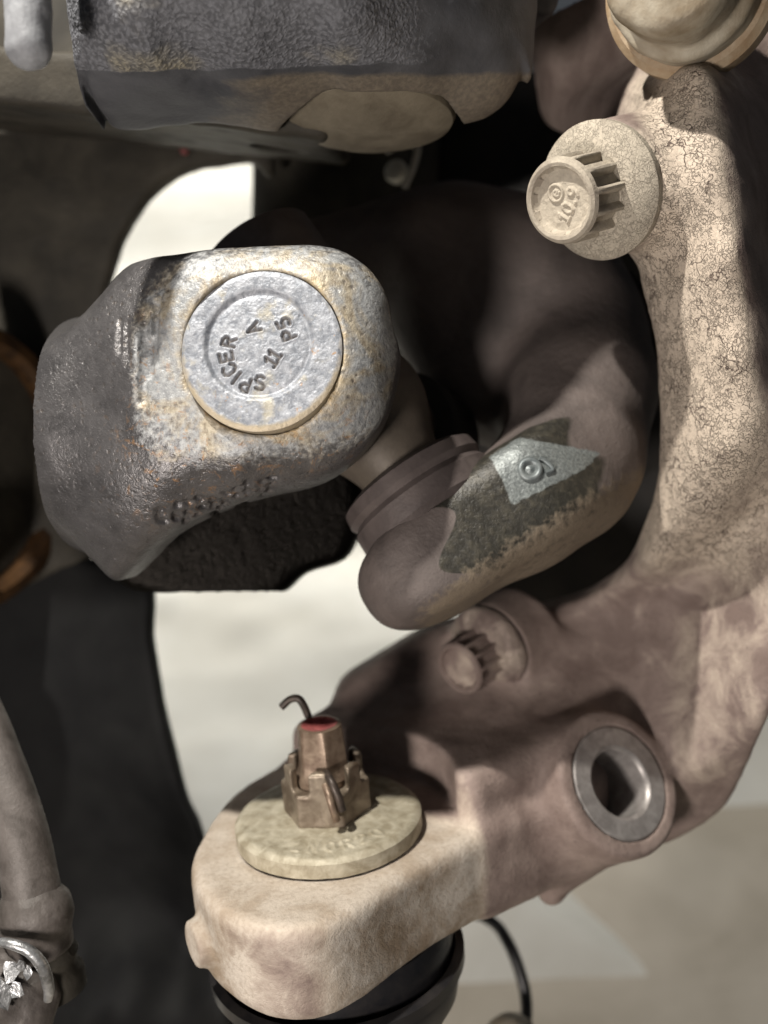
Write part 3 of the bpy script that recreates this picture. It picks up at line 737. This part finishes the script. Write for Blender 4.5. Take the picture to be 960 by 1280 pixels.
# ---- axle housing at the top left
def housing():
    root = empty('axle_housing', P(200, 150, -60), 'rough grey axle housing fork end with a dark curved web below', 'axle housing')
    g = Grid((-80, 66, -112), (50, 225, 18), 0.7)
    poly = [(66, -700, 6), (70, 20, 6), (84, 70, 4), (112, 98, 0), (235, 104, -6), (330, 124, -10), (430, 129, -12), (560, 130, -14), (624, 120, -18), (656, 84, -22), (672, 30, -24), (690, -700, -24)]
    hts = [(90, -60, 4), (90, 60, 1), (130, 10, 9), (250, 20, 10), (380, 20, 8), (500, 15, 2), (600, 20, -8), (655, 40, -18), (120, 88, -2), (200, 80, 4), (300, 78, 3), (420, 80, -2), (540, 80, -9), (620, 84, -16),
           (250, -100, 10), (500, -100, 2), (650, -100, -18), (250, 100, -6), (420, 110, -12), (560, 112, -17), (250, -700, 8), (600, -700, -8), (40, 60, 0), (60, 115, -2), (112, 125, -6), (240, 130, -10), (420, 135, -16), (560, 138, -20), (690, 100, -24)]
    d, zf, pd = relief(g, poly, hts, -36.0, 9.0, 5, True)
    d = smax(d, -g.cyl(P(464, 136, -34) + np.array([0, -2.4, 0]), unit((0.0, -1, 0.04)), 21.5, -2.0, 14, 0.8), 1.0)     # seat of the ball joint
    d = smin(d, g.box((-13, 176, -64), (unit((1, 0, 0)), unit((0, 1, 0.35)), unit((0, -.35, 1))), (56, 44, 40), 4), 4)  # unseen rear block, added so the housing shades the outer yoke
    # torn lip of paint between the rough face and the smooth foot
    V, F = g.mesh(d)
    N = normals(V, F)
    edge = P(300, 92, 5)[1]
    pxs = V[:, 0] / (D - V[:, 2]) * FPX + 480; pys = 640 - V[:, 1] / (D - V[:, 2]) * FPX
    rough = np.clip((92 - pys + 8 * hash_noise(V, 6, 3)) / 8 - np.clip((pxs - 240) / 120, 0, 3) * np.clip((pys - 55) / 40, 0, 1) * .6, 0, 1) * np.clip((600 - pxs) / 160, 0, 1)
    V = uneven(V, F, [(12, 0.4, 11), (4, 0.2, 12)])
    bump = rough * (0.34 * hash_noise(V, 1.7, 13) + 0.24 * hash_noise(V, 0.95, 14))
    V = V + N * bump[:, None]
    foot = np.clip((pys - 78) / 24, 0, 1) * np.clip((pxs - 160 + 40 * hash_noise(V, 5, 8)) / 220, 0, 1)
    mesh_obj('fork_end', V, F, 'housing_paint', root, True, None, {'dust': rough, 'rust': foot * .8})
    # ball joint can under the fork end
    ax = unit((0.0, -0.96, 0.28))
    lathe('ball_joint', P(464, 136, -34) + np.array([0, -2.4, 0]), unit((0.0, -1, 0.04)), [(0, -8), (19.0, -8), (20.2, -1), (19.4, .8), (16, 2.2), (9, 3.2), (0, 3.5)], 'tan_can', root, 96, 40)
    # sloping web behind
    g2 = Grid((-150, 20, -190), (40, 140, -30), 1.2)
    d2 = smax(g2.box(P(150, 132, -75), (unit((1, -.12, 0)), unit((.1, 1, .25)), unit((0, -.25, 1))), (62, 7, 45), 3), -g2.cyl(P(350, 170, -80), (0, -.9, .4), 7, -30, 30, 1), 2)
    V2, F2 = g2.mesh(d2); V2 = uneven(V2, F2, [(14, 0.8, 21), (5, 0.3, 22)])
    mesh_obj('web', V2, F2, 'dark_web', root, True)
    # inner wall with the big round opening
    g3 = Grid((-200, -60, -150), (30, 240, -110), 1.5)
    poly3 = [(-220, -240, -130), (330, -240, -130), (345, 185, -130), (312, 201, -130), (250, 211, -130), (200, 237, -130), (162, 290, -130), (143, 335, -130), (120, 420, -130), (118, 520, -130), (140, 640, -130), (60, 720, -130), (-220, 720, -130)]
    d3, _, _ = relief(g3, poly3, [(0, 200, -128), (300, 180, -126), (100, 400, -130), (0, 650, -132), (100, 250, -124), (0, -200, -128), (300, -200, -128)], -9.0, 3.0, 4)
    V3, F3 = g3.mesh(d3); V3 = uneven(V3, F3, [(18, 0.8, 31), (6, 0.3, 32)])
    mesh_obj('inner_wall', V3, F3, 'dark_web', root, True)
    lathe('paint_run', P(230, 187, -121.5), (0, 0, 1), [(0, -1), (1.4, -1), (1.2, .3), (0.5, .8), (0, .9)], 'red_paint', root, 20)
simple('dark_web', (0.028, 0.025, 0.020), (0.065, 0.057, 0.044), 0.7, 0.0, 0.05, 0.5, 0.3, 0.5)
housing()

# ---- added dark disc standing in for black shade behind the joint
def dark_backing():
    root = empty('shade_disc', P(650, 700, -150), 'added black disc standing in for the shade behind the universal joint', 'backing disc')
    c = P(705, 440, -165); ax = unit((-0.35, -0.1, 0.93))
    lathe('disc_face', c, ax, [(0, -6), (30, -6), (34, 0), (88, 0), (101, -4), (103, -14), (103, -30), (0, -30)], 'shade_black', root, 96, 35)
    lathe('disc_ring', c, ax, [(36, 0), (36, 9), (39, 11), (50, 11), (53, 9), (53, 0)], 'shade_black', root, 96, 35)
dark_backing()

# ================================================================== THE UNIVERSAL JOINT
def ujoint():
    root = empty('universal_joint', JC, 'universal joint cross with steel bearing caps between the two yokes', 'universal joint')
    a_ax = unit(CAP_C - JC)
    g = Grid(JC - 42, JC + 42, 0.9)
    d = g.sphere(JC, 15)
    for v in (a_ax * 36, -a_ax * 36, BX * 36, -BX * 36): d = smin(d, g.capsule(JC, JC + v, 11, 10), 8)
    V, F = g.mesh(d); mesh_obj('cross', V, F, 'cross_steel', root, True)
    # lettered cap facing out of the near ear
    size = 2.75
    def z2(zx, zy): return ((zx - 442) / 4.17 * 0.166, -(zy - 492) / 4.17 * 0.166)
    cen = z2(430, 478); segs = []
    for ch, zx, zy in (('S', 438, 660), ('P', 362, 668), ('I', 312, 632), ('C', 272, 588), ('E', 254, 520), ('R', 266, 440)):
        x, y = z2(zx, zy); ang = math.atan2(y - cen[1], x - cen[0]) - math.pi / 2
        segs += glyph_segments(ch, x, y, size, ang)
    for ch, zx, zy, ang in (('A', 396, 372, 120), ('P', 585, 408, 112), ('5', 556, 346, 118), ('1', 492, 548, 55), ('1', 512, 512, 55)):
        x, y = z2(zx, zy); segs += glyph_segments(ch, x, y, size * .95, math.radians(ang))
    xc, yc = z2(428, 455)
    def hfun(X, Y):
        r = np.sqrt(X * X + Y * Y); rc = np.sqrt((X - xc) ** 2 + (Y - yc) ** 2)
        h = 0.25 - 0.35 * np.clip((r - 15.6) / 1.4, 0, 1) ** 2
        step = 1 / (1 + np.exp((rc - 11.3) / 0.28)); h = h - 0.75 * step
        ring = np.exp(-((rc - 10.8) / 0.7) ** 2); h = h - 0.25 * ring
        h = h + 0.35 * np.clip(1 - rc / 11, 0, 1)
        ds = seg_dist(X, Y, segs); h = h - 0.55 * np.clip(1 - (ds / 0.42), 0, 1) ** 0.7 + 0.10 * np.exp(-((ds - .62) / .18) ** 2)
        Vn = np.stack([X.ravel(), Y.ravel(), 0 * X.ravel()], 1)
        n = hash_noise(Vn + 50, 3.0, 2) * .22 + hash_noise(Vn + 50, 1.1, 3) * .12 + hash_noise(Vn + 50, 0.5, 4) * .07
        return h + n.reshape(X.shape)
    def at(X, Y):
        r = np.sqrt(X * X + Y * Y); ds = seg_dist(X, Y, segs)
        return {'letters': np.clip(1.1 - ds / 0.42, 0, 1), 'rim': np.clip((r - 14.5) / 2.0, 0, 1) * np.clip(.55 - Y / 30, 0, 1)}
    e1, e2, ax = frame(CAP_AX)
    # frame(): e1 = ref x axis = right, e2 = up
    stamped_disc('bearing_cap', CAP_C, CAP_AX, 16.95, 12, hfun, 'cap_face', root, 170, 560, (0, 1, 0), at)['label'] = 'round steel bearing cap stamped SPICER'
    # caps and seals of the second axis
    lathe('bearing_cap', JC, BX, [(0, 33), (15, 33), (16.5, 34), (16.5, 51.5), (15.4, 52.6), (11, 52.8), (10, 52.0), (0, 52.0)], 'seal_steel', root, 96, 35)
    lathe('bearing_seal', JC, BX, [(10, 20), (15.5, 20.5), (18.2, 22), (18.6, 25), (17.6, 26.5), (18.8, 28), (19, 33), (18, 34.5), (10, 35)], 'seal_steel', root, 96, 35)
    lathe('bearing_cap', JC, -BX, [(0, 26), (15.5, 26), (16.5, 27), (16.5, 50), (15, 51), (0, 51)], 'seal_steel', root, 64, 35)
    lathe('bearing_cap', JC, -a_ax, [(0, 26), (15.5, 26), (16.5, 27), (16.5, 44), (15, 45), (0, 45)], 'shade_black', root, 64, 35)  # far cap blackened to stand in for the shade around it
def mat_capface():
    t = NT('cap_face')
    n2 = t.noise(0.55, 5, 0.65); n4 = t.noise(2.0, 4, 0.6)
    zinc = t.mix(t.ramp(n2, [(0.38, 0.0), (0.62, 1.0)]), (0.20, 0.215, 0.245), (0.37, 0.385, 0.42))
    zinc = t.mix(t.ramp(n4, [(0.6, 0.0), (0.75, 0.6)]), zinc, (0.44, 0.44, 0.45))
    zinc = t.mix(t.ramp(t.noise(0.2, 4, 0.6), [(0.55, 0.0), (0.7, 0.6)]), zinc, (0.45, 0.40, 0.28))
    rim = t.ramp(t.math('ADD', t.attr('rim'), t.math('MULTIPLY', t.math('SUBTRACT', n2, 0.5), 0.8)), [(0.45, 0.0), (0.8, 0.8)])
    zinc = t.mix(rim, zinc, (0.42, 0.34, 0.22))
    rs = t.ramp(t.noise(0.28, 4, 0.7, 0.7), [(0.66, 0.0), (0.72, 0.8)])
    zinc = t.mix(rs, zinc, (0.40, 0.22, 0.09))
    col = t.mix(t.math('MULTIPLY', t.attr('letters'), 0.8), zinc, (0.12, 0.10, 0.085))
    b = t.bumps((n2, 0.2), (n4, 0.10))
    M['cap_face'] = t.out(col, 0.5, 0.3, b, 0.5)
mat_capface()
ujoint()

# identification marks forged on the stub yoke: a ring and a hook
def yoke_marks():
    nn = unit((-0.25, 0.55, 0.8)); c = P(662, 583, -13.5)
    return nn, c

# ================================================================== FLANGE BOLTS
def flange_bolt(center, axis, s, label, stamped, mat='bolt_coat', dust=(.75, .62)):
    root = empty('flange_bolt', center, label, 'bolt', 'twelve-point flange bolts in the knuckle')
    lathe('flange', center, axis, [(0, -0.8), (14.3 * s, -0.8), (15.0 * s, -0.2), (15.1 * s, 1.6 * s), (14.2 * s, 2.8 * s), (9.5 * s, 5.2 * s), (0, 5.4 * s)], mat, root, 128, 40, attrs={'dust': dust[0], 'crackle': .7})
    def pts12(th, r, h):
        if h < 4 * s or h > 15.2 * s: return r
        a = (th * 12 / (2 * math.pi)) % 1.0; tri = abs(a - .5) * 2      # 0..1
        return r * (0.83 + 0.17 * min(1, max(0, (tri - .52) / .28)))
    H = 15.0 * s
    lathe('head', center, axis, [(9.4 * s, 4.0 * s), (9.4 * s, 5.0 * s), (9.3 * s, 12.2 * s), (9.3 * s, 13.6 * s), (9.1 * s, 15.3 * s), (8.7 * s, 16.2 * s), (8.0 * s, 16.6 * s), (7.3 * s, 16.4 * s), (7.1 * s, 15.9 * s), (7.0 * s, 14.0 * s)],
          mat, root, 192, 28, pts12, attrs={'dust': dust[1], 'crackle': .15}, cap=False)
    e1, e2, a = frame(axis)
    segs = []
    if stamped:
        # tops of the characters lie towards the upper right of the view
        ang = math.radians(52)
        ca, sa = math.cos(ang), math.sin(ang)
        for ch, x in (('1', -3.1), ('0', -1.0), ('.', 0.9), ('9', 2.5)):
            segs += glyph_segments(ch, x * ca + 1.6 * sa, x * sa - 1.6 * ca, 2.7, ang)
        segs += glyph_segments('e', -2.3 * sa + .6 * ca, 2.3 * ca + .6 * sa, 2.0, ang)
        circ = [(-2.3 * sa + .6 * ca + 1.75 * math.cos(q), 2.3 * ca + .6 * sa + 1.75 * math.sin(q)) for q in np.linspace(0, 2 * math.pi, 24)]
        segs += list(zip(circ[:-1], circ[1:]))
    def hf(X, Y):
        X = X / s; Y = Y / s
        r = np.sqrt(X * X + Y * Y); h = 14.9 + 1.1 * np.clip((r - 6.2) / 1.0, 0, 1) ** 2
        if segs: h = h + 0.38 * np.clip(1.35 - seg_dist(X, Y, segs) / 0.36, 0, 1)
        Vn = np.stack([X.ravel(), Y.ravel(), 0 * X.ravel()], 1) + 40
        return (h + (hash_noise(Vn, 1.8, 6) * .2 + hash_noise(Vn, .7, 8) * .12).reshape(X.shape)) * s
    stamped_disc('head_face', center, axis, 7.25 * s, 1.0, hf, mat, root, 70, 220, (0, 1, 0), lambda X, Y: {'dust': np.full(len(X), dust[0])})
flange_bolt(BOLT1, F_AX, 1.0, 'dusty twelve-point flange bolt with raised head marking in the upper knuckle', True)
flange_bolt(BOLT2, F_AX, 0.84, 'brown dust-coated flange bolt half hidden under the lower yoke ear', False, 'cast_iron', (.42, .30))

# ================================================================== TIE ROD END
def tie_rod():
    root = empty('tie_rod_end', EYE - 30 * E_AX, 'tie rod ball stud with castle nut standing through the arm eye', 'tie rod end')
    # large stamped washer
    segs = []
    for i, ch in enumerate('1N0R20'):
        th = math.radians(-112 + i * 13); R = 17.2
        segs += glyph_segments(ch, R * math.cos(th), R * math.sin(th), 3.4, th + math.pi / 2)
    def hf(X, Y):
        r = np.sqrt(X * X + Y * Y); h = 4.4 - 0.9 * np.clip((r - 20.8) / 2.0, 0, 1) ** 2 - 1.0 * np.clip((r - 11) / 12, 0, 1)
        Vn = np.stack([X.ravel(), Y.ravel(), 0 * X.ravel()], 1) + 60
        return h + 0.24 * np.clip(1.3 - seg_dist(X, Y, segs) / .42, 0, 1) + (hash_noise(Vn, 4, 3) * .3 + hash_noise(Vn, 1.2, 5) * .12).reshape(X.shape)
    # e1 of the frame points right, e2 away from the viewer
    wsh = stamped_disc('washer', EYE + 1.0 * E_AX, E_AX, 22.8, 3.4, hf, 'plated_washer', root, 90, 300, (0, 0, -1.0))
    # castle nut cut from a hexagon
    lathe('spacer', EYE, E_AX, [(0, -1), (17.5, -1), (17.5, 3), (0, 3)], 'dark_wire', root, 64, 35, None, (0, 0, -1.0))
    nutc = EYE + 5.0 * E_AX
    H = 14.0; lo = nutc - 22; g = Grid(lo, nutc + 26, 0.34)
    e1, e2, a = frame(E_AX, (0, 0, -1.0))
    u, v, h = g.local(nutc, e1, e2, a)
    rot = math.radians(24)
    hexd = None
    for k in range(6):
        t = rot + k * math.pi / 3; q = u * math.cos(t) + v * math.sin(t) - 9.4
        hexd = q if hexd is None else np.maximum(hexd, q)
    r = np.sqrt(u * u + v * v)
    nut = smax(hexd, np.abs(h - H / 2) - H / 2, 0.8)
    nut = smax(nut, (r + h * 0.45) - (11.9 + H * .40), 0.8)
    nut = smax(nut, 7.2 - r, 0.5)
    for k in range(3):
        t = rot + math.pi / 6 + k * math.pi / 3; q = -u * math.sin(t) + v * math.cos(t)
        nut = smax(nut, -smax(np.abs(q) - 2.5, 8.6 - h, 1.2), 0.6)
    V, F = g.mesh(nut); V = uneven(V, F, [(3, .1, 2)])
    mesh_obj('castle_nut', V, F, 'nut_plating', root, True)
    # stud end, slightly tapered hexagon with a painted recess
    def hexf(th, r, h):
        if h < 11 or h > 22.4: return r
        q = (th + .3) % (math.pi / 3) - math.pi / 6; return r * math.cos(math.pi / 6) / math.cos(q)
    lathe('stud', nutc, E_AX, [(0, -4), (6.9, -4), (6.9, 10), (6.6, 11.5), (6.3, 13), (6.2, 14.5), (5.9, 21.2), (5.3, 22.5), (4.1, 22.7), (3.6, 21.4), (0, 21.2)], 'stud_steel', root, 96, 28, hexf, (0, 0, -1.0))
    lathe('paint_dab', nutc, E_AX, [(0, 21.3), (4.0, 21.5), (4.4, 22.75), (2.2, 22.2), (0, 21.9)], 'red_paint', root, 32, 50, None, (0, 0, -1.0))
    # split pin: eye at the front of the nut, tail bent up behind the stud
    def N_(x, y, h): return nutc + x * e1 + y * e2 + h * a
    # e2 points away from the viewer or towards him; use the sign that faces the viewer
    sg = 1.0 if e2[2] > 0 else -1.0
    f = lambda x, y, h: N_(x, sg * y, h)
    tube('split_pin', [f(-9.5, -8, 24.5), f(-7.0, -7.8, 26.4), f(-4.5, -7.2, 26), f(-2.5, -6.6, 20), f(0, -2, 12.2), f(0.6, 4, 12), f(1.5, 8.5, 13.2), f(2.6, 11.5, 12.6), f(3.8, 12.6, 9.6), f(4.4, 12.4, 6.2)], 0.95, 'dark_wire', root)
    tube('split_pin', [f(0.5, 8.0, 11.6), f(1.6, 11.8, 9.6), f(2.3, 12.6, 6.6), f(2.8, 12.2, 3.6)], 0.95, 'stud_steel', root)
    # rubber boot and the ring that holds it
    lathe('dust_boot', EYE - 26 * E_AX, E_AX, [(0, 1.5), (26.5, 1.5), (28.5, -2), (28.0, -7), (29.6, -12), (28.6, -18), (24, -26), (18, -34), (0, -34)], 'rubber', root, 96, 50)
    lathe('clamp_ring', EYE - 33 * E_AX - 1.0 * E1 + 2 * E2, E_AX, [(29.6, -2.0), (31.8, -1.4), (31.8, 1.4), (29.6, 2.0), (29.6, -2.0)], 'rubber', root, 96, 35)
tie_rod()

# ================================================================== SMALLER THINGS AROUND THE EDGE
def edge_things():
    # black liner panel at lower left
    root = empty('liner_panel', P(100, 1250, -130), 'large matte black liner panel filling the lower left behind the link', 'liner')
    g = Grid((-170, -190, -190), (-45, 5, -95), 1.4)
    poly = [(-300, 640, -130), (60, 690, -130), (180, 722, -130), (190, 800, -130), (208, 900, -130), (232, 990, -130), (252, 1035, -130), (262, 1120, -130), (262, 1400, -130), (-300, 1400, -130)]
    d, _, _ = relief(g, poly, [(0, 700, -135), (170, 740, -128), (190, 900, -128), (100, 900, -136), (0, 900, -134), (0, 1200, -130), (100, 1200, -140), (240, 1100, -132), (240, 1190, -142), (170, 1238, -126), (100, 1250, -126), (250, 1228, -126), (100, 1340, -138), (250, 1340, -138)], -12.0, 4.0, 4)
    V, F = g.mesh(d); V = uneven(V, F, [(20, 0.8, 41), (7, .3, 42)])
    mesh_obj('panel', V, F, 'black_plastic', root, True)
    # axle tube end with a rusty seal at the left edge
    root = empty('axle_tube', P(0, 780, -80), 'dark axle tube end with a rusty brown seal rim beside the yoke', 'axle tube')
    ax = unit((0.93, -0.05, 0.36)); c = P(-52, 585, -104)
    lathe('tube_end', c, ax, [(0, -30), (34, -30), (46, -20), (47, -2), (45, 2), (38, 3), (20, 3), (0, 3)], 'dark_web', root, 96, 35)
    lathe('seal_rim', c, ax, [(37, 2), (37, 7), (39, 9.5), (42.5, 9.5), (44, 7), (44, 2)], 'rusty_ring', root, 96, 35)
    lathe('seal_lip', c + np.array([-6, -32, 16]), unit((0.45, -0.8, 0.35)), [(12, -10), (19, -8), (21, -2), (20, 1.5), (16, 2), (12, 0)], 'rusty_ring', root, 72, 35)
    # stabiliser link at the lower left
    root = empty('stabiliser_link', P(40, 1270, -30), 'grey stabiliser link rod with a ball end and torn bright clip', 'stabiliser link')
    tube('rod', [P(-90, 790, -44), P(-34, 870, -38), P(0, 955, -31), P(26, 1040, -26), P(42, 1128, -24)], lambda t: 4.6 + 2.0 * t, 'link_grey', root, 28)
    g = Grid(P(40, 1150, -24) - 22, P(40, 1150, -24) + 20, 0.6)
    d = smin(g.ellipsoid(P(44, 1138, -24), (8.4, 7.2, 8.4)), g.cyl(P(46, 1160, -26), (-.15, 1, .2), 7.4, -6, 6, 2), 3)
    V, F = g.mesh(d); V = uneven(V, F, [(4, .25, 5), (1.6, .15, 6)]); mesh_obj('ball_end', V, F, 'link_grey', root, True)
    lathe('boot', P(56, 1196, -30), unit((-.2, 1, .2)), [(0, 6), (7.0, 6), (7.6, 4), (6.2, 2), (7.8, 0), (6.6, -2.4), (8.0, -5), (7.6, -9), (0, -10)], 'dark_web', root, 48, 60)
    tube('washer_rim', [P(-14, 1176, -14), P(14, 1180, -12), P(38, 1190, -12), P(54, 1210, -13), P(61, 1236, -15), P(60, 1250, -16)], lambda t: 0.9 + .5 * math.sin(t * 3), 'foil', root, 10)
    g = Grid(P(20, 1240, -20) - np.array([16, 16, 14]), P(20, 1240, -20) + 15, 0.5)
    d = smin(g.ellipsoid(P(10, 1240, -24), (11, 10, 9)), g.capsule(P(30, 1260, -24), P(-20, 1275, -22), 7), 4)
    V, F = g.mesh(d); V = uneven(V, F, [(5, .8, 15), (2, .3, 16)]); mesh_obj('nut', V, F, 'link_grey', root, True)
    rr = random.Random(5)
    for (px, py, sz) in ((14, 1214, 3.2), (26, 1206, 2.0), (6, 1244, 3.4), (-4, 1228, 2.6), (20, 1240, 2.4), (36, 1216, 1.6)):
        cc = P(px, py, -13); vs = []; n = 6
        e1, e2, a = frame((rr.uniform(-.5, .5), rr.uniform(-.2, .6), 1))
        for k in range(n):
            th = 2 * math.pi * k / n + rr.uniform(-.3, .3); r = sz * rr.uniform(.6, 1.1)
            vs.append(cc + r * math.cos(th) * e1 * .7 + r * math.sin(th) * e2 + a * rr.uniform(-.3, .3))
        vs += [v - 0.6 * a for v in vs]
        fs = [tuple(range(n)), tuple(reversed(range(n, 2 * n)))] + [(k, k + n, (k + 1) % n + n, (k + 1) % n) for k in range(n)]
        mesh_obj('clip_shard', vs, fs, 'foil', root, False)
    # black cable and rod tip at the bottom edge
    tag(tube('cable', [P(560, 1130, -150), P(612, 1150, -140), P(634, 1176, -130), P(650, 1215, -125), P(658, 1255, -122), P(654, 1300, -120), P(640, 1350, -118)], 1.9, 'rubber', None, 14, 10), 'thin black cable curving down from under the knuckle arm', 'cable')
    root = empty('rod_tip', P(640, 1300, -100), 'pale grey rounded rod tip at the bottom edge below the cable', 'rod')
    lathe('tip', P(640, 1302, -100), unit((.1, 1, .15)), [(0, -14), (8, -14), (8.6, -2), (8, 3), (5.5, 6), (0, 7.4)], 'cream_paint', root, 48, 40)
    # caliper pin boss at the top right
    root = empty('caliper_bolt', P(850, 90, 0), 'cream coated caliper bolt end at the upper right corner', 'bolt')
    g = Grid(P(850, 10, 10) - np.array([32, 24, 34]), P(850, 10, 10) + np.array([30, 34, 24]), 0.6)
    ax = unit((-.42, -.25, .87)); c = P(842, -34, 2)
    d = smin(g.cyl(c, ax, 13.2, -22, 9, 4.0), g.cyl(c, ax, 15.8, -26, -9, 2.0), 2.0)
    d = smax(d, -g.cyl(c + 2.6 * np.array([-1, 0.6, 0]), ax, 2.0, 6.5, 20, .8), .8)
    V, F = g.mesh(d); V = uneven(V, F, [(5, .3, 5), (2, .12, 6)]); mesh_obj('boss', V, F, 'cream_paint', root, True)
    lathe('collar', c, ax, [(14, -27), (18.2, -27), (18.8, -25), (18.6, -19), (17, -17.5), (14, -17.5)], 'rusty_cream', root, 72, 35)
    # grey pin at the top left corner
    root = empty('guide_pin', P(30, 85, 20), 'rounded grey guide pin hanging at the top left corner', 'pin')
    g = Grid(P(10, -60, 20) - np.array([22, 10, 16]), P(60, -60, 20) + np.array([16, 40, 16]), 0.6)
    g = Grid((-95, 74, 10), (-52, 132, 30), 0.5)
    d = g.capsule(P(34, -160, 20), P(36, 58, 20), 4.6, 4.3)
    V, F = g.mesh(d); V = uneven(V, F, [(5, .25, 5), (2, .12, 6)]); mesh_obj('pin_body', V, F, 'pin_grey', root, True)
    # bracket hanging in the dark behind the fork
    root = empty('hose_bracket', P(500, 240, -120), 'small bright hooked bracket in the dark gap below the fork end', 'bracket')
    vs = []; path = smooth_path([P(482, 188, -118), P(498, 180, -118), P(516, 180, -118), P(522, 186, -118), P(516, 210, -118), P(506, 234, -118)], 6)
    tube('hook', path[::3], lambda t: 1.5 - .6 * t, 'dull_bracket', root, 10)
    lathe('eyelet', P(494, 214, -121), unit((-.5, .1, .8)), [(0, -2), (3.6, -2), (3.8, 0), (3.2, 1.4), (0, 1.8)], 'dull_bracket', root, 32, 40)
    root = empty('strut_tube', P(420, 300, -160), 'dark brown strut tube standing behind the joint by the opening', 'strut')
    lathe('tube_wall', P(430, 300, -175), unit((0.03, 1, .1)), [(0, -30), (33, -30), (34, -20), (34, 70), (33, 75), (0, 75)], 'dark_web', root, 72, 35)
simple('rusty_cream', (0.28, 0.19, 0.11), (0.42, 0.34, 0.24), 0.6, 0.0, 0.15, 0.3)
edge_things()
